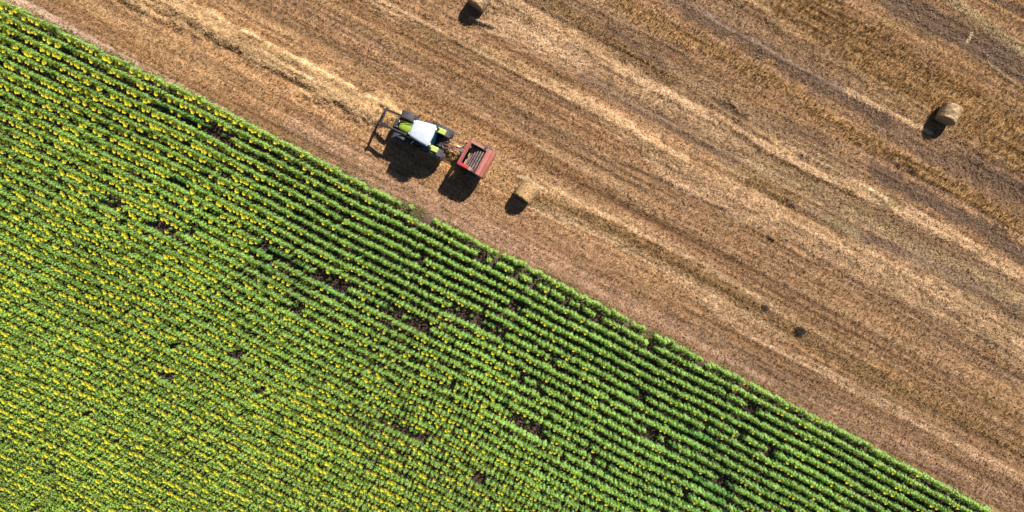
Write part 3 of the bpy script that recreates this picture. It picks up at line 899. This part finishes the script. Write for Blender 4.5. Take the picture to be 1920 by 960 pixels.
cr.box((4.46, 0, 1.62), (.06, 1.50, .66), (0, math.radians(-12), 0))  # back plate added to thicken the carriage's cast shadow
for s in (-1, 1):
    cr.box((4.42, s*.6, 1.82), (.16, .20, .34))
cr.build('loader_carriage', M['arm'], tr, .012)
fk = MB()
for yy in (-.66, -.33, 0, .33, .66):
    fk.tube((4.66, yy, 1.25), (5.0, yy, .35), .045, .012, 6)
fk.build('fork_tine', M['arm'], tr)
# three point hitch, drawbar, hoses
hb = MB()
for s in (-1, 1):
    hb.beam((-.25, s*.28, .75), (-1.15, s*.42, .60), .06, .09).beam((-.35, s*.33, 1.45), (-.85, s*.40, .68), .035, .035)
    hb.beam((-.1, s*.25, 1.45), (-.42, s*.34, 1.48), .06, .07)
hb.tube((-.3, 0, 1.25), (-.95, 0, 1.05), .035).box((-.35, 0, 1.1), (.4, .55, .5))
hb.build('rear_linkage', M['black'], tr, .008)
MB().tube((-.5, -.2, 1.35), (-.78, -.3, 1.15), .022).tube((-.45, .18, 1.36), (-.8, .26, 1.2), .02).tube((-.62, 0, 1.1), (-.95, .02, 1.0), .025).tube((-.5, .1, 1.42), (-.62, .34, 1.40), .02).build('lift_rod', M['steel'], tr)
MB().box((-.7, 0, .48), (1.1, .12, .06)).build('drawbar', M['rust'], tr, .01)
MB().path([(-.4, .05, 1.4), (-.7, .15, 1.5), (-1.1, .12, 1.15), (-1.5, .0, 1.0)], .016, 6).path([(-.4, -.05, 1.4), (-.75, -.12, 1.45), (-1.2, -.08, 1.1), (-1.6, -.02, 1.0)], .016, 6).build('hydraulic_hose', M['hose'], tr)

# ------------------------------------------------------------------ round baler (x forward, y left; origin below body centre)
bc = W(891.6, 296.2, 2.2)
ba = empty('round_baler', (bc.x, bc.y, 0.02), math.radians(151.5))
ba.scale = (.98, 1.075, 1)
tag(ba, 'faded red round baler with open top showing its rollers, towed behind the tractor', 'baler')
# side plates: rounded profile
sp = [(1.02, .55), (1.08, 1.0), (1.04, 2.02), (.95, 2.14), (-.30, 2.24), (-.36, 2.20), (-.36, .42), (.2, .32), (.7, .36)]
tp = [(-.40, 2.20), (-.46, 2.24), (-.85, 2.20), (-1.08, 1.95), (-1.18, 1.45), (-1.10, .90), (-.85, .52), (-.40, .40)]
for s in (-1, 1):
    pl = MB().prism(sp, s*.80, s*.93).build('side_panel', M['red'], ba, .02)
    MB().box((.36, s*.885, 1.3), (1.0, .13, 1.0)).build('side_cover', M['black'], pl, .03)
    MB().prism(tp, s*.78, s*.96).build('tailgate_side', M['reddust'], ba, .02)
# top rails
MB().beam((.98, -.96, 2.16), (.98, .96, 2.16), .22, .16).build('front_beam', M['red'], ba, .03)
MB().beam((.82, -.78, 2.20), (.82, .78, 2.20), .035, .10).build('beam_edge', M['dust'], ba, .008)
MB().beam((.93, .87, 2.20), (.18, .87, 2.26), .22, .10).build('left_rail', M['redbright'], ba, .02)
MB().beam((.14, .87, 2.26), (-.16, .87, 2.26), .24, .09).build('left_rail_end', M['dust'], ba, .02)
MB().beam((.93, -.88, 2.20), (-.24, -.88, 2.26), .17, .10).build('right_rail', M['dust'], ba, .02)
MB().beam((.93, -.985, 2.18), (-.24, -.985, 2.24), .045, .12).build('right_rail_edge', M['red'], ba, .012)
for s in (-1, 1):
    MB().tube((-.34, s*.74, 2.16), (-.34, s*1.02, 2.16), .09, n=16).box((-.27, s*.95, 2.22), (.20, .10, .12)).build('tailgate_hinge', M['black'], ba, .01)
# tailgate top/back skin
outer = [(-.52, 2.27), (-.86, 2.25), (-1.12, 1.98), (-1.23, 1.45), (-1.15, .86), (-.88, .46)]
inner = [(x*.955+.0, z*.985) for x, z in outer[::-1]]
tg = MB().prism(outer+inner, -.99, .99).build('tailgate', M['reddust'], ba, .02)
MB().box((-.60, 0, 2.275), (.05, 1.9, .03), (0, 0, 0)).box((-.92, 0, 2.20), (.04, 1.96, .04), (0, math.radians(42), 0)).build('tailgate_rib', M['red'], tg, .008)
MB().box((-.47, .80, 2.285), (.06, .34, .035)).build('slot_edge', M['black'], tg, .01)
# chamber rollers
for k, (x, z) in enumerate([(.44, 1.66), (.27, 1.84), (.08, 1.97), (-.12, 2.06), (-.32, 2.09), (-.47, 2.02)]):
    rad = (.055, .064, .068, .074, .080, .045)[k]
    m_ = MB().tube((x, -.60-.03*(k % 3), z), (x, .76, z), rad, n=14)
    if k < 5:
        m_.tube((x, -.80, z), (x, .80, z), .03)
    m_.build('roller', M['roller'], ba, smooth=True)
for (x, z) in [(.62, 1.35), (.70, .9), (-.78, 1.95), (-.98, 1.6), (-1.0, 1.2)]:
    MB().tube((x, -.78, z), (x, .78, z), .09, n=12).build('roller', M['roller'], ba, smooth=True)
MB().box((.1, 0, .55), (1.6, 1.56, .10)).box((.0, -.79, 1.2), (1.7, .02, 1.5)).box((.0, .79, 1.2), (1.7, .02, 1.5)).build('chamber', M['darkin'], ba)
MB().tube((.62, -.15, 1.66), (.62, .12, 1.7), .06).box((.6, .0, 1.5), (.2, 1.5, .06)).build('net_roll', M['dust'], ba, .01)
# axle, wheels, pick up, tongue
MB().box((-.1, 0, .52), (.14, 2.0, .14)).build('axle', M['black'], ba)
for s in (-1, 1):
    w_ = MB().lathe_y([(-.14, .22), (-.17, .28), (-.17, .42), (-.14, .49), (0, .505), (.14, .49), (.17, .42), (.17, .28), (.14, .22)], (-.25, s*1.09, .51), 28).build('wheel', M['tyre'], ba, smooth=True)
    MB().lathe_y([(s*.12, .24), (s*.05, .16), (s*.05, .001)], (-.25, s*1.09, .51), 20).build('rim', M['red'], w_, smooth=True)
    MB().box((-1.02, s*1.0, 1.1), (.12, .06, .12)).build('tail_light', M['redbright'], ba, .01)
MB().tube((1.25, -.80, .42), (1.25, .80, .42), .22, n=16).box((1.2, .84, .45), (.6, .06, .45)).box((1.2, -.84, .45), (.6, .06, .45)).build('pickup', M['rust'], ba)
tn_ = MB()
for s in (-1, 1):
    tn_.beam((1.05, s*.34, .78), (2.42, s*.07, .62), .09, .13)
tn_.beam((2.2, 0, .62), (2.75, 0, .56), .12, .12)
tn_.build('drawbar', M['fender'], ba, .012)
MB().beam((1.05, .30, .98), (2.5, .10, .82), .05, .05).beam((1.0, .16, .93), (2.5, .02, .80), .03, .03).build('hose_guard', M['steel'], ba, .008)
MB().beam((1.02, .0, .95), (2.9, .0, .72), .07, .07).build('drive_shaft', M['redbright'], ba, .01)
MB().box((1.32, -.12, 1.05), (.34, .3, .26)).build('gearbox', M['grey'], ba, .04)
MB().box((1.75, -.26, .86), (.26, .12, .10)).build('twine_guard', M['clear'], ba, .02)
MB().path([(1.1, -.3, 1.2), (1.5, -.28, 1.15), (2.0, -.1, .95), (2.8, .0, .95)], .016, 6).path([(1.1, .2, 1.25), (1.6, .22, 1.1), (2.2, .12, .95), (2.9, .06, 1.0)], .016, 6).build('hydraulic_hose', M['hose'], ba)

# ------------------------------------------------------------------ round bales
def bale_material(name, c1, c2, ringy, net):
    m, nt, b = new_mat(name)
    tc = nt.nodes.new('ShaderNodeTexCoord')
    mp = nt.nodes.new('ShaderNodeMapping'); mp.inputs['Scale'].default_value = ringy
    no = nt.nodes.new('ShaderNodeTexNoise'); no.inputs['Scale'].default_value = 6; no.inputs['Detail'].default_value = 6; no.inputs['Roughness'].default_value = .75
    nt.links.new(tc.outputs['Object'], mp.inputs[0]); nt.links.new(mp.outputs[0], no.inputs['Vector'])
    rp = nt.nodes.new('ShaderNodeValToRGB')
    rp.color_ramp.elements[0].position = .40; rp.color_ramp.elements[1].position = .60
    rp.color_ramp.elements[0].color = (*c1, 1); rp.color_ramp.elements[1].color = (*c2, 1)
    if net:
        e = rp.color_ramp.elements.new(.65); e.color = (*net, 1)
    nt.links.new(no.outputs['Fac'], rp.inputs[0]); nt.links.new(rp.outputs[0], b.inputs['Base Color'])
    b.inputs['Roughness'].default_value = .9
    add_bump(nt, b, no.outputs['Fac'], .8, .05)
    return m
M['bale_new'] = bale_material('fresh_straw_bale', (.16, .08, .03), (.66, .42, .19), (1.6, 1.6, 1.6), None)
M['bale_old'] = bale_material('weathered_straw_bale', (.11, .065, .026), (.50, .33, .17), (1.3, .3, .3), (.88, .78, .64))
M['bale_end'] = simple('bale_end_straw', (.16, .105, .045), (.34, .23, .11), rough=.95, scale=14, bump=.8)  # straw colour darkened to carry the shade on the end faces

def bale(px, py, hc, axis, Dm, Ln, mat, label, seed):
    """axis: picture direction (dx, dy) pointing away from the shaded end"""
    c = W(px, py, hc)
    ang = math.atan2(-axis[1], axis[0])
    e = empty('straw_bale', (c.x, c.y, 0.0), ang)
    tag(e, label, 'straw bale', 'round straw bales left on the stubble')
    R = Dm/2; rr_ = random.Random(seed)
    n = 64; mb = MB(); rings = []
    xs = [-Ln/2, -Ln/2+.01, -Ln/2+.05]+[-Ln/2+.05+(Ln-.1)*i/14 for i in range(1, 15)]+[Ln/2-.01, Ln/2]
    rs = [R*.96, R*.985, R]+[R]*14+[R*.985, R*.96]
    for x, r0 in zip(xs, rs):
        ring_ = []
        for k in range(n):
            a = 2*math.pi*k/n
            rad = r0*(1+.012*math.sin(3*a+seed)+.010*math.sin(5*a+seed*2+x*3)+rr_.uniform(-.011, .011))
            y = rad*math.cos(a); z = rad*math.sin(a)
            z = max(z, -R*.95)                        # settled on the ground
            ring_.append((x+rr_.uniform(-.008, .008), y, z+R*.95))
        rings.append(ring_)
    mb.grid(rings)
    mb.build('wrapped_side', mat, e, smooth=True)
    for s in (-1, 1):                                 # coiled end faces, slightly proud spiral of straw
        eb = MB(); rg = []
        for q in range(9):
            r0 = R*.93*(1-q/9)+.01
            rg.append([(s*(Ln/2+.006+.022*((q % 2))+rr_.uniform(0, .018)), r0*math.cos(2*math.pi*k/40)*(1+rr_.uniform(-.01, .01)), max(r0*math.sin(2*math.pi*k/40), -R*.93)+R*.95) for k in range(40)])
        eb.grid(rg)
        eb.build('end_face', M['bale_end'], e, smooth=True)
    # ragged straws sticking out
    Vb = []
    for k in range(1500):
        endm = rr_.random() < .45
        a = rr_.uniform(-.2, math.pi+.2)
        if endm:
            x = rr_.choice((-1, 1))*(Ln/2+rr_.uniform(-.03, .02)); rad = R*rr_.uniform(.9, 1.0) if rr_.random() < .6 else R*math.sqrt(rr_.random())
        else:
            x = rr_.uniform(-Ln/2, Ln/2); rad = R*1.0
        p = Vector((x, rad*math.cos(a), rad*math.sin(a)+R*.95))
        t_ = Vector((rr_.gauss(0, .4)+(.5*(1 if x > 0 else -1) if endm else 0), -math.sin(a)+rr_.gauss(0, .6)+.25*math.cos(a), math.cos(a)+rr_.gauss(0, .6)+.25*math.sin(a))).normalized()*rr_.uniform(.05, .14)
        w_ = Vector((rr_.gauss(0, 1), rr_.gauss(0, 1), rr_.gauss(0, 1))).normalized()*.008
        Vb += [p-w_, p+w_, p+t_]
    Vb = np.array([tuple(q) for q in Vb])
    cc_ = np.repeat(np.array([[.56, .38, .19]])*np.random.default_rng(seed).uniform(.6, 1.3, (len(Vb)//3, 1)), 3, 0)
    me_ = mesh_from('straw_fringe', Vb, np.arange(len(Vb)).reshape(-1, 3), [M['straw']], cc_)
    link(bpy.data.objects.new('straw_fringe', me_), e)
    return e

bale(987, 359, .75, (.575, -.817), 1.46, 1.25, M['bale_new'], 'fresh golden round bale lying just behind the red baler', 3)
bale(1779.6, 213.5, .75, (.476, -.879), 1.52, 1.22, M['bale_old'], 'weathered round bale with pale wrapping, alone at the right of the field', 5)
bale(899.5, -2, .75, (.57, -.82), 1.50, 1.22, M['bale_old'], 'round bale cut off by the top edge of the photo, its shaded end showing', 9)

# pile of straw shed at the far end of the fresh bale
def straw_heap(name, label, pts, n, col, seed, rad, zmax, cat='straw wisp', lum=(.6, 1.4)):
    r_ = np.random.default_rng(seed)
    P = []
    for i in range(n):
        t = r_.random()*(len(pts)-1); a = int(t); f = t-a
        x = pts[a][0]*(1-f)+pts[a+1][0]*f+r_.normal(0, rad); y = pts[a][1]*(1-f)+pts[a+1][1]*f+r_.normal(0, rad)
        P.append((x, y))
    P = np.array(P); X = (P[:, 0]-960)*H/F; Y = (480-P[:, 1])*H/F
    Z = ground_z(X, Y)+r_.uniform(.02, zmax, n)
    L = r_.uniform(.06, .20, n); a = r_.uniform(0, 2*math.pi, n); w = .016
    d = np.stack([np.cos(a)*L, np.sin(a)*L, r_.normal(0, .05, n)], -1)
    q = np.stack([-np.sin(a)*w, np.cos(a)*w, 0*a], -1); B = np.stack([X, Y, Z], -1)
    c0 = B.mean(0); c0[2] = 0
    V = np.stack([B-q, B+q, B+d], 1).reshape(-1, 3)-c0
    cc_ = np.repeat(np.array([col])*r_.uniform(lum[0], lum[1], (n, 1)), 3, 0)
    me_ = mesh_from(name, V, np.arange(len(V)).reshape(-1, 3), [M['straw']], cc_)
    o_ = link(bpy.data.objects.new(name, me_)); o_.location = c0
    tag(o_, label, cat)
    return o_
straw_heap('straw_wisp', 'pale arc of loose straw round the upper right end of the fresh bale', [(972, 331), (988, 336), (1002, 345), (1012, 356)], 900, (.55, .42, .25), 31, 1.8, .22)
straw_heap('straw_wisp', 'thin curved wisp of straw lying beside the shadow of the top bale', [(886, 37), (900, 42), (926, 50)], 500, (.42, .30, .17), 32, 1.2, .16)
straw_heap('dark_clump', 'larger round black clump in the trampled straw band at the lower right', [(1495, 619), (1500, 621), (1505, 622)], 1300, (.035, .026, .016), 33, 2.7, .22, 'clump', (.5, 1.3))
straw_heap('dark_clump', 'smaller black clump in the trampled straw band, above the larger one', [(1431, 574), (1437, 579)], 450, (.05, .035, .02), 34, 1.9, .16, 'clump', (.5, 1.3))
straw_heap('straw_wisp', 'small tuft of bright straw between the two dark bands at the upper right', [(1810, 82), (1818, 70), (1823, 60)], 130, (.60, .44, .25), 35, 1.4, .14)

# fallen dry stalks along the crop edge
def stalk(p, q, label):
    a, b = W(*p), W(*q); mid = (a+b)/2
    zz = float(ground_z(np.array([mid.x]), np.array([mid.y]))[0])
    m_ = MB(); a.z = .75; b.z = .62
    a -= Vector((mid.x, mid.y, 0)); b -= Vector((mid.x, mid.y, 0))
    d = b-a; c1 = a+d*.35+Vector((0, 0, .05))
    m_.tube(a, c1, .022, .02, 6).tube(c1, b, .02, .012, 6)
    m_.tube(c1, c1+Vector((d.y, -d.x, 0))*.25+d*.2, .012, .006, 5)
    o_ = m_.build('dry_stalk', M['dust'], None); o_.location = (mid.x, mid.y, zz)
    tag(o_, label, 'dry stalk')
M['dust'] = simple('dry_stalk_skin', (.45, .33, .2), (.6, .45, .28), rough=.8)
stalk((1012, 523), (1027, 518), 'short pale dry stalk leaning in the outermost sunflower row near the picture centre')
stalk((1082, 561), (1099, 556), 'pale dry stalk lying at the crop edge to the lower right of the short one')
stalk((1088, 565), (1104, 558), 'second pale dry stalk crossing beside its neighbour at the crop edge')
